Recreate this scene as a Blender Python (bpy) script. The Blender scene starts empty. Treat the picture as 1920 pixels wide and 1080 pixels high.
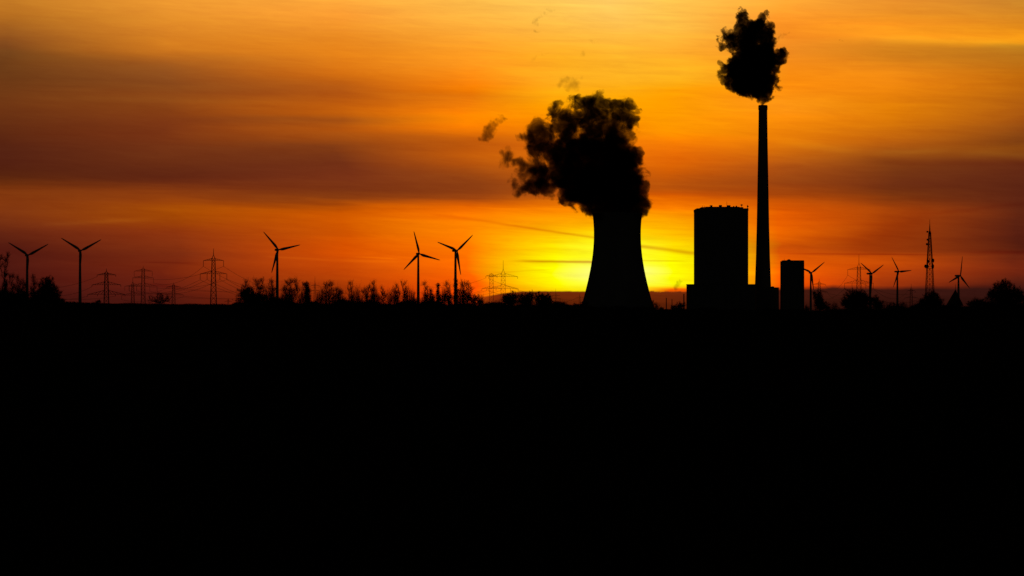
import bpy, math, random
import numpy as np
from mathutils import Vector

# ------------------------------------------------------------------ camera, world, sun, exposure
scene = bpy.context.scene
col = scene.collection
FPX, HX, HY, CAMZ = 6000.0, 960.0, 585.0, 2.0      # focal length and horizon in units of a 1920 wide frame; eye height

cam_d = bpy.data.cameras.new("camera")
cam = bpy.data.objects.new("camera", cam_d)
col.objects.link(cam)
cam.location = (0, 0, CAMZ)
cam.rotation_euler = (math.radians(90), 0, 0)
cam_d.sensor_width = 36.0
cam_d.lens = 36.0 * FPX / 1920.0
cam_d.shift_y = (HY - 540.0) / 1920.0
cam_d.clip_start = 0.5
cam_d.clip_end = 200000.0
scene.camera = cam

SUN_AZ = math.atan((1157 - HX) / FPX)
SUN_EL = (HY - 512) / FPX

scene.view_settings.view_transform = 'Standard'
scene.view_settings.look = 'None'
scene.view_settings.exposure = 0.0
scene.view_settings.gamma = 1.0
scene.view_settings.use_curve_mapping = False
scene.cycles.volume_bounces = 0
scene.cycles.max_bounces = 6
scene.cycles.volume_max_steps = 512
scene.cycles.use_denoising = False


def lin(c):
    return tuple((v / 255 / 12.92) if v / 255 <= 0.04045 else ((v / 255 + 0.055) / 1.055) ** 2.4 for v in c) + (1.0,)


class NT:
    """small helper that writes node arithmetic"""
    def __init__(self, tree):
        self.t = tree

    def node(self, typ, **kw):
        n = self.t.nodes.new(typ)
        for k, v in kw.items():
            setattr(n, k, v)
        return n

    def put(self, sock, v):
        if isinstance(v, bpy.types.NodeSocket):
            self.t.links.new(v, sock)
        else:
            sock.default_value = v

    def m(self, op, a, b=0.0, c=0.0, clamp=False):
        n = self.node('ShaderNodeMath', operation=op, use_clamp=clamp)
        self.put(n.inputs[0], a); self.put(n.inputs[1], b); self.put(n.inputs[2], c)
        return n.outputs[0]

    def step(self, v, lo, hi, a=0.0, b=1.0, kind='SMOOTHSTEP'):
        n = self.node('ShaderNodeMapRange', interpolation_type=kind, clamp=True) if kind == 'LINEAR' else self.node('ShaderNodeMapRange', interpolation_type=kind)
        self.put(n.inputs['Value'], v)
        n.inputs['From Min'].default_value = lo; n.inputs['From Max'].default_value = hi
        n.inputs['To Min'].default_value = a; n.inputs['To Max'].default_value = b
        return n.outputs[0]

    def mix(self, f, a, b, blend='MIX'):
        n = self.node('ShaderNodeMix', data_type='RGBA', blend_type=blend, clamp_factor=True)
        self.put(n.inputs[0], f); self.put(n.inputs[6], a); self.put(n.inputs[7], b)
        return n.outputs[2]

    def xyz(self, x, y, z=0.0):
        n = self.node('ShaderNodeCombineXYZ')
        self.put(n.inputs[0], x); self.put(n.inputs[1], y); self.put(n.inputs[2], z)
        return n.outputs[0]

    def noise(self, vec, scale=1.0, detail=3.0, rough=0.5, dist=0.0):
        n = self.node('ShaderNodeTexNoise', noise_dimensions='3D')
        self.put(n.inputs['Vector'], vec)
        n.inputs['Scale'].default_value = scale; n.inputs['Detail'].default_value = detail
        n.inputs['Roughness'].default_value = rough; n.inputs['Distortion'].default_value = dist
        return n.outputs[0]

    def scale_rgb(self, c, f):
        n = self.node('ShaderNodeVectorMath', operation='SCALE')
        self.put(n.inputs[0], c); self.put(n.inputs[3], f)
        return n.outputs[0]

    def ramp(self, f, stops, interp='LINEAR'):
        n = self.node('ShaderNodeValToRGB')
        self.put(n.inputs[0], f)
        r = n.color_ramp; r.interpolation = interp
        while len(r.elements) > 1:
            r.elements.remove(r.elements[-1])
        r.elements[0].position = stops[0][0]; r.elements[0].color = stops[0][1]
        for p, c in stops[1:]:
            e = r.elements.new(p); e.color = c
        return n.outputs[0]


# ---- the sunset sky: bands of cloud by azimuth and elevation, the Nishita sky everywhere else
world = bpy.data.worlds.new("World")
scene.world = world
world.use_nodes = True
wt = world.node_tree
wt.nodes.clear()
W = NT(wt)
tc = W.node('ShaderNodeTexCoord')
sep = W.node('ShaderNodeSeparateXYZ')
wt.links.new(tc.outputs['Generated'], sep.inputs[0])
dx, dy, dz = sep.outputs[0], sep.outputs[1], sep.outputs[2]
az = W.m('ARCTAN2', dx, dy)
el = W.m('ARCSINE', dz)
U = W.m('MULTIPLY_ADD', az, FPX, HX)            # azimuth and elevation in arc units of 1/6000 radian
V = W.m('MULTIPLY_ADD', el, -FPX, HY)

SKY = {
    20: [(0, 197, 123, 38), (40, 180, 108, 32), (80, 140, 80, 30), (120, 110, 62, 24), (200, 112, 55, 20), (250, 95, 42, 18), (300, 84, 34, 18), (340, 95, 40, 14), (360, 124, 53, 14), (390, 130, 55, 16), (430, 108, 42, 18), (460, 85, 28, 16), (500, 78, 24, 16), (560, 62, 19, 15)],
    320: [(0, 240, 155, 50), (60, 222, 135, 38), (100, 205, 118, 30), (120, 165, 92, 30), (150, 140, 75, 28), (190, 140, 70, 22), (230, 125, 55, 20), (300, 108, 47, 20), (340, 104, 42, 18), (375, 150, 65, 12), (400, 165, 74, 5), (430, 145, 55, 12), (470, 128, 46, 16), (500, 115, 36, 14), (540, 95, 28, 16), (565, 75, 22, 14)],
    640: [(0, 255, 170, 60), (60, 240, 145, 38), (130, 220, 118, 20), (170, 180, 87, 18), (210, 195, 95, 12), (225, 165, 80, 18), (245, 178, 84, 14), (280, 128, 58, 20), (330, 120, 50, 22), (375, 140, 60, 14), (395, 200, 85, 0), (440, 210, 85, 0), (470, 215, 80, 0), (500, 195, 70, 5), (530, 170, 58, 5), (565, 130, 38, 5)],
    880: [(0, 255, 190, 75), (80, 255, 165, 45), (130, 255, 150, 28), (165, 250, 130, 5), (185, 232, 120, 10), (230, 255, 135, 0), (260, 200, 95, 10), (300, 185, 85, 12), (330, 150, 68, 18), (370, 160, 70, 15), (390, 235, 105, 0), (420, 255, 130, 0), (470, 255, 115, 0), (510, 255, 100, 0), (540, 255, 85, 0), (565, 220, 60, 0)],
    1040: [(0, 255, 201, 88), (90, 255, 178, 46), (150, 255, 175, 30), (200, 255, 158, 0), (260, 230, 115, 8), (300, 215, 105, 10), (350, 175, 82, 15), (372, 205, 98, 8), (390, 252, 135, 0), (440, 255, 180, 0), (470, 255, 215, 0), (500, 255, 236, 0), (530, 255, 235, 0), (545, 255, 200, 0)],
    1157: [(0, 255, 204, 98), (80, 255, 185, 58), (150, 255, 178, 30), (200, 255, 160, 0), (260, 245, 130, 5), (300, 230, 110, 8), (350, 185, 85, 12), (372, 220, 100, 2), (395, 255, 148, 0), (430, 255, 195, 0), (465, 255, 250, 40), (490, 255, 255, 70), (512, 255, 255, 150), (535, 255, 255, 70), (546, 255, 235, 20)],
    1260: [(0, 255, 198, 82), (60, 255, 188, 66), (100, 255, 175, 45), (150, 255, 178, 28), (168, 255, 162, 5), (250, 255, 148, 0), (280, 238, 115, 5), (320, 212, 95, 5), (350, 188, 84, 10), (375, 225, 100, 0), (400, 255, 150, 0), (440, 255, 182, 0), (470, 255, 210, 0), (500, 255, 240, 0), (528, 255, 240, 5), (536, 255, 212, 5), (542, 255, 140, 5), (546, 235, 92, 0)],
    1465: [(0, 255, 170, 55), (50, 250, 146, 36), (100, 240, 138, 32), (150, 250, 140, 15), (200, 255, 150, 20), (230, 248, 138, 10), (280, 218, 113, 10), (310, 178, 85, 18), (345, 152, 66, 16), (370, 178, 73, 8), (400, 228, 92, 0), (440, 235, 100, 0), (465, 205, 80, 5), (500, 250, 100, 0), (530, 250, 85, 0), (545, 215, 70, 0)],
    1660: [(0, 235, 140, 45), (40, 240, 140, 35), (65, 255, 150, 30), (95, 215, 125, 28), (150, 240, 130, 18), (200, 232, 125, 8), (240, 210, 108, 10), (270, 185, 90, 15), (300, 142, 66, 18), (340, 112, 46, 19), (370, 125, 50, 14), (400, 165, 62, 8), (440, 160, 58, 8), (475, 158, 55, 8), (487, 195, 70, 5), (510, 185, 62, 8), (540, 150, 45, 10)],
    1900: [(0, 205, 130, 45), (50, 220, 130, 30), (85, 245, 145, 22), (97, 190, 115, 28), (140, 195, 105, 15), (180, 185, 95, 14), (230, 160, 78, 18), (265, 130, 62, 18), (285, 135, 65, 16), (310, 106, 44, 20), (350, 92, 35, 19), (400, 95, 35, 18), (440, 85, 28, 16), (470, 85, 28, 15), (487, 105, 34, 16), (510, 110, 34, 16), (530, 85, 27, 16), (540, 70, 22, 16)],
}


def hot(k, y, r_, g_, b_):
    c_ = list(lin((r_, g_, b_)))
    c_[1] *= 1.10 if k >= 1660 else 1.0
    if r_ >= 255:                                   # beyond what the picture can show
        near = max(0.0, 1 - math.hypot((k - 1157) / 330.0, (y - 510) / 130.0))
        c_[0] *= 1.08 + .9 * near
        c_[1] *= 1.0 + .35 * near
    return tuple(c_)


def warm(c_, f, a=.7, b=1.25):
    n = W.node('ShaderNodeVectorMath', operation='MULTIPLY')
    W.put(n.inputs[0], c_)
    W.put(n.inputs[1], W.xyz(W.m('POWER', f, a), W.m('POWER', f, b), f))
    return n.outputs[0]


sv = W.xyz(W.m('MULTIPLY', U, 1 / 420.0), W.m('MULTIPLY_ADD', V, 1 / 34.0, W.m('MULTIPLY', U, -1 / 900.0)), 3.3)
broad = W.noise(sv, 1.0, 4.0, 0.55, 0.3)
sv2 = W.xyz(W.m('MULTIPLY', U, 1 / 210.0), W.m('MULTIPLY_ADD', V, 1 / 9.0, W.m('MULTIPLY', U, -1 / 420.0)), 7.7)
fine = W.noise(sv2, 1.0, 4.0, 0.6, 0.2)
warpU = W.m('MULTIPLY_ADD', W.m('SUBTRACT', W.noise(sv, 0.6, 2.0), 0.5), 120.0, U)
warpV = W.m('ADD', V, W.m('MULTIPLY_ADD', W.m('SUBTRACT', broad, 0.5), 24.0, W.m('MULTIPLY', W.m('SUBTRACT', fine, 0.5), 9.0)))
t_el = W.m('MULTIPLY_ADD', warpV, -1 / 600.0, 590 / 600.0)
sky_c = None
keys = sorted(SKY)
for i, k in enumerate(keys):
    stops = sorted([((590 - s[0]) / 600.0, hot(k, *s)) for s in SKY[k]], key=lambda s: s[0])
    r = W.ramp(t_el, stops, 'CARDINAL')
    if sky_c is None:
        sky_c = r
    else:
        sky_c = W.mix(W.step(warpU, keys[i - 1], k, kind='LINEAR'), sky_c, r)
tex = W.m('ADD', W.m('MULTIPLY', W.m('SUBTRACT', fine, 0.5), 0.25), W.m('MULTIPLY', W.m('SUBTRACT', broad, 0.5), 0.22))
sv3 = W.xyz(W.m('MULTIPLY_ADD', U, 1 / 95.0, W.m('MULTIPLY', V, -1 / 60.0)), W.m('MULTIPLY_ADD', V, 1 / 13.0, W.m('MULTIPLY', U, -1 / 260.0)), 1.7)
mott = W.noise(sv3, 1.0, 7.0, 0.68, 0.6)
tex = W.m('MULTIPLY_ADD', W.m('SUBTRACT', mott, 0.5), W.step(V, 120, 420, 0.30, 0.40), tex)
sky_c = warm(sky_c, W.m('ADD', tex, 1.0))
# thin streaks of cloud: from, to, half width, depth (negative: bright)
wob = W.m('MULTIPLY', W.m('SUBTRACT', W.noise(W.xyz(W.m('MULTIPLY', U, 1 / 40.0), 0.0, 1.0), 1.0, 3.0), 0.5), 6.0)
STREAKS = [
    (930, 489, 1190, 492.5, 2.4, 0.52), (1110, 488, 1310, 490, 1.5, 0.24),
    (770, 396, 960, 421, 3.0, 0.13), (880, 411, 1190, 457, 2.4, 0.30), (1100, 449, 1340, 480, 3.6, 0.36), (1240, 474, 1420, 476, 5.0, 0.14),
    (1430, 475.5, 1790, 479, 1.3, 0.28), (1770, 474, 2100, 475, 3.8, 0.38),
    (50, 425, 310, 411, 4.0, -0.22), (480, 480, 640, 489, 2.0, -0.22), (600, 487, 770, 492, 3.0, -0.20),
    (650, 481, 760, 486, 1.4, -0.22), (890, 514, 1060, 503, 1.4, 0.10), (1540, 70, 2050, 98, 9.0, -0.14), (1690, 408, 2010, 374, 4.0, 0.14), (1560, 470, 1760, 405, 26.0, 0.16), (1430, 262, 1640, 294, 7.0, -0.14), (1600, 292, 1800, 284, 6.0, -0.16), (1760, 286, 2000, 300, 6.0, -0.16), (1560, 306, 2020, 312, 8.0, 0.12), (1480, 445, 1640, 452, 6.0, 0.12), (0, 186, 560, 196, 5.0, -0.08), (60, 176, 620, 180, 6.0, 0.07),
    (270, 533, 350, 540, 3.5, 0.25), (250, 492, 380, 494, 1.2, 0.2), (440, 523, 640, 535, 2.0, 0.12),
]
for (x0, y0, x1, y1, w, s) in STREAKS:
    yc = W.m('ADD', W.m('MULTIPLY_ADD', U, (y1 - y0) / (x1 - x0), y0 - x0 * (y1 - y0) / (x1 - x0)), W.m('MULTIPLY', wob, 0.25 if w < 4 else 0.8))
    d = W.m('DIVIDE', W.m('SUBTRACT', V, yc), w)
    g = W.m('POWER', 2.718, W.m('MULTIPLY', W.m('MULTIPLY', d, d), -1.0))
    L = x1 - x0
    win = W.m('MULTIPLY', W.step(U, x0, x0 + 0.35 * L), W.step(U, x1 - 0.3 * L, x1, 1.0, 0.0))
    sky_c = warm(sky_c, W.m('MULTIPLY_ADD', W.m('MULTIPLY', g, win), -s, 1.0), .55, 1.3)
# the dark bank of cloud lying on the horizon
tuft = W.m('MULTIPLY', W.m('SUBTRACT', W.noise(W.xyz(W.m('MULTIPLY', U, 1 / 16.0), W.m('MULTIPLY', V, 1 / 10.0), 5.0), 1.0, 4.0, 0.6), 0.5), 7.0)
tuft = W.m('MULTIPLY', tuft, W.m('ADD', W.m('MULTIPLY', W.step(U, 1190, 1215), W.step(U, 1300, 1330, 1.0, 0.0)), 0.35))
tuft = W.m('ADD', tuft, W.m('MULTIPLY', W.m('SUBTRACT', W.noise(W.xyz(W.m('MULTIPLY', U, 1 / 90.0), 0.0, 9.0), 1.0, 3.0), 0.5), W.step(U, 1300, 1500, 3.0, 11.0)))
edge = W.m('ADD', W.m('ADD', W.step(U, 870, 985, 560.0, 546.5), W.step(U, 1300, 1500, 0.0, -6.5)), tuft)
soft = W.step(U, 1300, 1520, 3.0, 8.0)
bank = W.m('MULTIPLY', W.step(U, 850, 930), W.m('DIVIDE', W.m('SUBTRACT', W.m('ADD', V, W.m('MULTIPLY', soft, .6)), edge), soft, clamp=True))
bank_c = W.ramp(W.m('MULTIPLY', W.m('SUBTRACT', U, 850), 1 / 1100.0), [(0.0, lin((150, 48, 6))), (0.12, lin((104, 38, 8))), (0.3, lin((112, 40, 8))), (0.40, lin((100, 36, 10))), (0.5, lin((76, 27, 12))), (0.62, lin((60, 22, 13))), (1.0, lin((46, 17, 14)))])
bank_c = W.scale_rgb(bank_c, W.m('MULTIPLY', W.step(V, 545, 582, 1.12, 0.62), W.m('MULTIPLY_ADD', W.m('SUBTRACT', mott, .5), .7, 1.0)))
sky_c = W.mix(bank, sky_c, bank_c)

nishita = W.node('ShaderNodeTexSky')
nishita.sky_type = 'NISHITA'
nishita.sun_disc = False
nishita.sun_elevation = SUN_EL
nishita.sun_rotation = SUN_AZ
nishita.air_density = 1.5
nishita.dust_density = 4.0
night = W.scale_rgb(nishita.outputs[0], 0.012)
inside = W.m('MULTIPLY', W.m('MULTIPLY', W.step(az, -0.36, -0.22), W.step(az, 0.22, 0.36, 1.0, 0.0)), W.step(el, 0.11, 0.19, 1.0, 0.0))
final = W.mix(inside, night, sky_c)
bg = W.node('ShaderNodeBackground')
wt.links.new(final, bg.inputs[0])
bg.inputs[1].default_value = 1.0
wo = W.node('ShaderNodeOutputWorld')
wt.links.new(bg.outputs[0], wo.inputs[0])

sun_d = bpy.data.lights.new("sun", 'SUN')
sun_d.energy = 0.12                                # veiled, almost set
sun_d.angle = math.radians(0.6)
sun_d.color = (1.0, 0.45, 0.12)
sun = bpy.data.objects.new("sun", sun_d)
col.objects.link(sun)
sd = Vector((math.sin(SUN_AZ) * math.cos(SUN_EL), math.cos(SUN_AZ) * math.cos(SUN_EL), math.sin(SUN_EL)))
sun.rotation_euler = sd.to_track_quat('Z', 'Y').to_euler()

# ------------------------------------------------------------------ helpers


def pix(px, py, Y):
    """a direction seen in the photograph, followed out to the distance Y"""
    return Vector(((px - HX) / FPX * Y, Y, CAMZ + (HY - py) / FPX * Y))


SKX = np.array([-3000, -600, 0, 120, 165, 210, 400, 640, 1000, 1100, 1230, 1400, 1560, 1700, 1800, 1920, 2500, 5000])
SKY_ = np.array([572, 569, 568.5, 569, 570, 571.5, 573, 575.5, 577, 578.5, 582, 584, 584.6, 583.5, 580, 579, 578, 580])


def ground_z(x, Y):
    x = np.asarray(x, float); Y = np.asarray(Y, float)
    a = np.where(Y > 50, x / np.maximum(Y, 50) * FPX + HX, 960)
    A = CAMZ + (HY - np.interp(a, SKX, SKY_)) / FPX * 2350
    s = np.clip((Y - 500) / 1700, 0, 1); s = s * s * (3 - 2 * s)
    e = np.clip((Y - 2500) / 1100, 0, 1); e = e * e * (3 - 2 * e)
    return A * s * (1 - e)


class MB:
    """collects shapes and links them as ONE mesh object"""
    def __init__(self):
        self.v = []; self.f = []; self.n = 0

    def add(self, v, f):
        self.v.extend([tuple(p) for p in v]); self.f.extend([tuple(i + self.n for i in q) for q in f]); self.n += len(v)
        return self

    def box(self, c, s):
        x, y, z = c; a, b, h = s[0] / 2, s[1] / 2, s[2] / 2
        v = [(x + i * a, y + j * b, z + k * h) for k in (-1, 1) for j in (-1, 1) for i in (-1, 1)]
        return self.add(v, [(0, 2, 3, 1), (4, 5, 7, 6), (0, 1, 5, 4), (2, 6, 7, 3), (0, 4, 6, 2), (1, 3, 7, 5)])

    def bar(self, p, q, r, r2=None, n=4):
        p = Vector(p); q = Vector(q); d = q - p
        if d.length < 1e-6:
            return self
        d.normalize()
        a = d.cross(Vector((0, 0, 1)) if abs(d.z) < 0.9 else Vector((1, 0, 0))).normalized(); b = d.cross(a)
        r2 = r if r2 is None else r2
        v = []
        for c, rr in ((p, r), (q, r2)):
            for i in range(n):
                t = 2 * math.pi * (i + 0.5) / n
                v.append(c + (a * math.cos(t) + b * math.sin(t)) * rr)
        f = [(i, (i + 1) % n, n + (i + 1) % n, n + i) for i in range(n)] + [tuple(range(n))[::-1], tuple(range(n, 2 * n))]
        return self.add(v, f)

    def lathe(self, prof, n=48, c=(0, 0, 0), cap=True):
        v = [(c[0] + r * math.cos(2 * math.pi * i / n), c[1] + r * math.sin(2 * math.pi * i / n), c[2] + z) for r, z in prof for i in range(n)]
        f = [(j * n + i, j * n + (i + 1) % n, (j + 1) * n + (i + 1) % n, (j + 1) * n + i) for j in range(len(prof) - 1) for i in range(n)]
        if cap:
            f += [tuple(range(n))[::-1], tuple(range((len(prof) - 1) * n, len(prof) * n))]
        return self.add(v, f)

    def build(self, name, mat, parent=None, smooth=False):
        me = bpy.data.meshes.new(name)
        me.from_pydata(self.v, [], self.f)
        me.materials.append(mat)
        if smooth:
            me.polygons.foreach_set('use_smooth', [True] * len(me.polygons))
        me.update()
        o = bpy.data.objects.new(name, me)
        col.objects.link(o)
        if parent:
            o.parent = parent
        return o


def tag(o, label=None, cat=None, group=None, kind=None):
    if label: o['label'] = label
    if cat: o['category'] = cat
    if group: o['group'] = group
    if kind: o['kind'] = kind
    return o


def thing(name, label, cat, loc, rz=0.0, group=None):
    o = bpy.data.objects.new(name, None)
    o.empty_display_size = 1.0
    col.objects.link(o)
    o.location = loc; o.rotation_euler = (0, 0, rz)
    return tag(o, label, cat, group)


def surf(name, c1, c2, scale, rough=1.0, bump=0.0, stretch=(1, 1, 1), detail=5.0):
    m = bpy.data.materials.new(name)
    m.use_nodes = True
    T = NT(m.node_tree)
    b = m.node_tree.nodes['Principled BSDF']
    b.inputs['Roughness'].default_value = rough
    b.inputs['Specular IOR Level'].default_value = 0.04
    t = T.node('ShaderNodeTexCoord')
    mp = T.node('ShaderNodeMapping')
    m.node_tree.links.new(t.outputs['Object'], mp.inputs[0])
    mp.inputs['Scale'].default_value = stretch
    n = T.noise(mp.outputs[0], scale, detail, 0.6)
    T.put(b.inputs['Base Color'], T.ramp(n, [(0.3, tuple(c1) + (1,)), (0.7, tuple(c2) + (1,))]))
    if bump:
        bp = T.node('ShaderNodeBump')
        bp.inputs['Distance'].default_value = bump
        T.put(bp.inputs['Height'], n)
        T.put(b.inputs['Normal'], bp.outputs[0])
    return m


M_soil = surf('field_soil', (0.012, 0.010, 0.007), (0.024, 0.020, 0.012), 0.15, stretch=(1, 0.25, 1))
M_conc = surf('weathered_concrete', (0.20, 0.19, 0.18), (0.30, 0.29, 0.27), 0.04, stretch=(1, 1, 0.25))
M_clad = surf('metal_cladding', (0.16, 0.17, 0.18), (0.22, 0.23, 0.24), 0.05, stretch=(6, 6, 0.2))
M_steel = surf('galvanised_steel', (0.13, 0.13, 0.14), (0.20, 0.20, 0.21), 0.5)
M_mast = surf('painted_mast_steel', (0.22, 0.06, 0.04), (0.30, 0.09, 0.06), 0.4)
M_white = surf('turbine_paint', (0.40, 0.40, 0.40), (0.47, 0.47, 0.46), 0.1)
M_bark = surf('bark', (0.030, 0.022, 0.016), (0.055, 0.042, 0.030), 2.0)
M_twig = surf('twigs', (0.030, 0.022, 0.015), (0.050, 0.038, 0.026), 1.0)
M_leaf = surf('dark_foliage', (0.018, 0.026, 0.010), (0.040, 0.050, 0.020), 0.8)
M_tile = surf('roof_tiles', (0.10, 0.05, 0.035), (0.15, 0.075, 0.05), 0.8)
M_wall = surf('rendered_wall', (0.20, 0.18, 0.16), (0.27, 0.25, 0.22), 0.5)
M_cable = surf('cable', (0.10, 0.10, 0.10), (0.14, 0.14, 0.14), 0.3)
M_bird = surf('feathers', (0.02, 0.02, 0.02), (0.04, 0.04, 0.04), 3.0)

# ------------------------------------------------------------------ ground
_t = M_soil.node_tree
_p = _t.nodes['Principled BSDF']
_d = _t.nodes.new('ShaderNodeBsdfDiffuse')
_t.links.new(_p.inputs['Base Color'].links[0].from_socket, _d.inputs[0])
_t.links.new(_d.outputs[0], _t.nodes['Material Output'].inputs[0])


def spaced(lo, hi, near, n):
    s = np.linspace(-1, 1, n)
    g = np.sinh(s * 5) / math.sinh(5)
    return np.unique(np.concatenate([np.where(g < 0, -g * lo, g * hi), near]))


gx = spaced(-40000, 40000, np.arange(-1500, 1501, 30), 41)
gy = np.unique(np.concatenate([np.linspace(-4000, 0, 9), np.arange(0, 4000, 60), np.geomspace(4000, 90000, 24)]))
GX, GY = np.meshgrid(gx, gy)
GZ = ground_z(GX, GY)
nx, ny = len(gx), len(gy)
idx = np.arange(nx * ny).reshape(ny, nx)
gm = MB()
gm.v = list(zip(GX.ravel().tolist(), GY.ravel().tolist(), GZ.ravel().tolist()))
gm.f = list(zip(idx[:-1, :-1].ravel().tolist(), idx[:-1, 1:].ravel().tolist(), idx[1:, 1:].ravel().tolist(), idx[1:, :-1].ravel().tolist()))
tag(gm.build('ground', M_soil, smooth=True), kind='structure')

# ------------------------------------------------------------------ power station
YP = 4000.0
S = YP / FPX                                     # metres per photo unit at the power station


def zy(py, Y=YP):
    return CAMZ + (HY - py) / FPX * Y


c = pix(1157.5, 0, YP)
ct = thing('cooling_tower', 'broad waisted concrete cooling tower in front of the sun, steam pouring from its mouth', 'cooling tower', (c.x, YP, 0))
prof = []
for i in range(41):
    py = 588 - (588 - 400) * i / 40
    prof.append((44 * S * math.sqrt(1 + ((py - 440) / 115.0) ** 2), zy(py)))
prof[0] = (prof[0][0], -1.0)
inner = [(r - 0.9, z) for r, z in prof[::-1]]
MB().lathe(prof + inner, 96, cap=False).build('shell', M_conc, ct, True)
zt = zy(400)
rt = prof[-1][0]
MB().lathe([(rt + 0.02, zt - 1.6), (rt + 0.3, zt - 1.5), (rt + 0.3, zt + 0.3), (rt - 0.95, zt + 0.3), (rt - 0.95, zt - 0.5)], 96, cap=False).build('rim', M_conc, ct)

c = pix(1430.5, 0, YP + 60)
ch = thing('chimney', 'very tall slender tapering concrete chimney, the tallest structure, trailing dark smoke', 'chimney', (c.x, YP + 60, 0))
S2 = (YP + 60) / FPX
pts = [(588, 16.4), (540, 15.2), (480, 13.1), (420, 11.6), (330, 10.0), (260, 8.7), (199, 8.0)]
prof = [(w * S2, zy(y, YP + 60)) for y, w in pts]
prof[0] = (prof[0][0], -1)
MB().lathe(prof, 48).build('shaft', M_conc, ch, True)
zt = zy(199, YP + 60)
MB().lathe([(8.0 * S2 + .02, zt - 5), (8.0 * S2 + .5, zt - 4.6), (8.0 * S2 + .5, zt + .4), (7.6 * S2, zt + 1.3), (6.4 * S2, zt + 1.3), (6.4 * S2, zt - .5)], 48).build('rim', M_conc, ch)
for y in (262, 330, 410):
    r = np.interp(-y, [-p[0] for p in pts], [p[1] for p in pts]) * S2
    z = zy(y, YP + 60)
    MB().lathe([(r + .02, z - .3), (r + .25, z - .2), (r + .25, z + .2), (r + .02, z + .3)], 48, cap=False).build('platform', M_steel, ch)


def block(name, label, cat, x0, x1, ytop, Y, depth, mat, group=None):
    a, b = pix(x0, ytop, Y + (depth if x0 > HX else 0)), pix(x1, ytop, Y)
    a.z = b.z                                        # the far left corner sets the left outline
    o = thing(name, label, cat, ((a.x + b.x) / 2, Y + depth / 2, 0), 0, group)
    MB().box((0, 0, a.z / 2 - .5), (b.x - a.x, depth, a.z + 1)).build('wall', mat, o)
    return o, b.x - a.x, a.z


bh, w, h = block('boiler_house', 'huge dark block of a boiler house with aerials along its flat roof', 'power plant building', 1301, 1403, 390.5, YP - 10, 66, M_clad)
pm = MB().box((0, 0, h + .8), (w * .82, 56, 1.6)).box((.8, 0, h + 1.9), (w * .66, 46, 0.8))
pm.build('roof', M_clad, bh)


def roof_at(px):
    return (px - HX) * (YP + 8) / FPX - bh.location.x


for px, wd, hh in ((1334, 3.5, 2.2), (1351, 5, 2.4), (1366.5, 6, 2.2), (1376, 2, 1.2), (1381, 2.2, 1.6)):
    MB().box((roof_at(px), -12, h + 2.3 + hh / 2), (wd * S * 1.1, 4, hh)).build('roof_vent', M_clad, bh)
for px, ya in ((1363.5, 377), (1331.5, 384), (1318, 384.5), (1321.5, 385)):
    MB().bar((roof_at(px), -8, h + 1.6), (roof_at(px), -8, zy(ya)), .32, .2).build('antenna', M_steel, bh)
d = MB()
d.bar((roof_at(1390), -20, h + 1.2), (roof_at(1390), -20, zy(385)), .35)
d.lathe([(0.2, -.9), (1.2, -.6), (1.5, 0), (1.2, .6), (.2, .9)], 16, (roof_at(1390), -20, zy(384.3)))
d.build('dish', M_steel, bh)
d = MB()
d.bar((roof_at(1400.5), -24, h), (roof_at(1400.5), -24, zy(384.5)), .5)
d.box((roof_at(1401), -24, zy(387.2)), (1.9, 1.6, 1.7))
d.build('lamp_bracket', M_steel, bh)
for sx in (-1, 1):
    MB().box((sx * (w / 2 + .15), 0, h - 1.6), (.3, 66.4, 3.0)).build('cornice', M_clad, bh)

th, w, h = block('turbine_hall', 'long low dark building along the foot of the boiler house and chimney', 'power plant building', 1287, 1416, 533.5, YP - 40, 26, M_clad)
MB().box((0, 0, h + .25), (w + .8, 26.8, .5)).build('roof', M_clad, th)
an, w, h = block('annex_building', 'low flat annex between the tall chimney and the small block', 'power plant building', 1415.5, 1460.5, 539.5, YP + 20, 22, M_clad)
MB().box((0, 0, h + .2), (w - .4, 22.4, .4)).build('roof', M_clad, an)
MB().lathe([(2.2, 0), (2.1, .9), (1.2, 1.4), (.2, 1.5)], 16, ((1448.5 - HX) * (YP + 31) / FPX - an.location.x, 0, h + .4)).build('roof_vent', M_steel, an)
sb, w, h = block('silo_block', 'narrow dark flat topped block standing alone just right of the tall chimney', 'power plant building', 1463, 1508, 489.5, YP - 20, 28, M_clad)
MB().box((.6, 0, h + .5), (w - 1.6, 26, 1.0)).build('roof', M_clad, sb)
MB().bar(((1470.5 - HX) * (YP - 12) / FPX - sb.location.x, -6, h + .9), ((1470.5 - HX) * (YP - 12) / FPX - sb.location.x, -6, zy(484.8)), .25, .15).build('antenna', M_steel, sb)
MB().add([((1475 - HX) * (YP - 12) / FPX - sb.location.x, -6, h + 1), ((1479.5 - HX) * (YP - 12) / FPX - sb.location.x, -6, h + 2.6), ((1484 - HX) * (YP - 12) / FPX - sb.location.x, -6, h + 1), ((1475 - HX) * (YP - 12) / FPX - sb.location.x, 2, h + 1), ((1479.5 - HX) * (YP - 12) / FPX - sb.location.x, 2, h + 2.6), ((1484 - HX) * (YP - 12) / FPX - sb.location.x, 2, h + 1)],
         [(0, 2, 1), (3, 4, 5), (0, 1, 4, 3), (1, 2, 5, 4), (0, 3, 5, 2)]).build('roof_vent', M_clad, sb)

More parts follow.
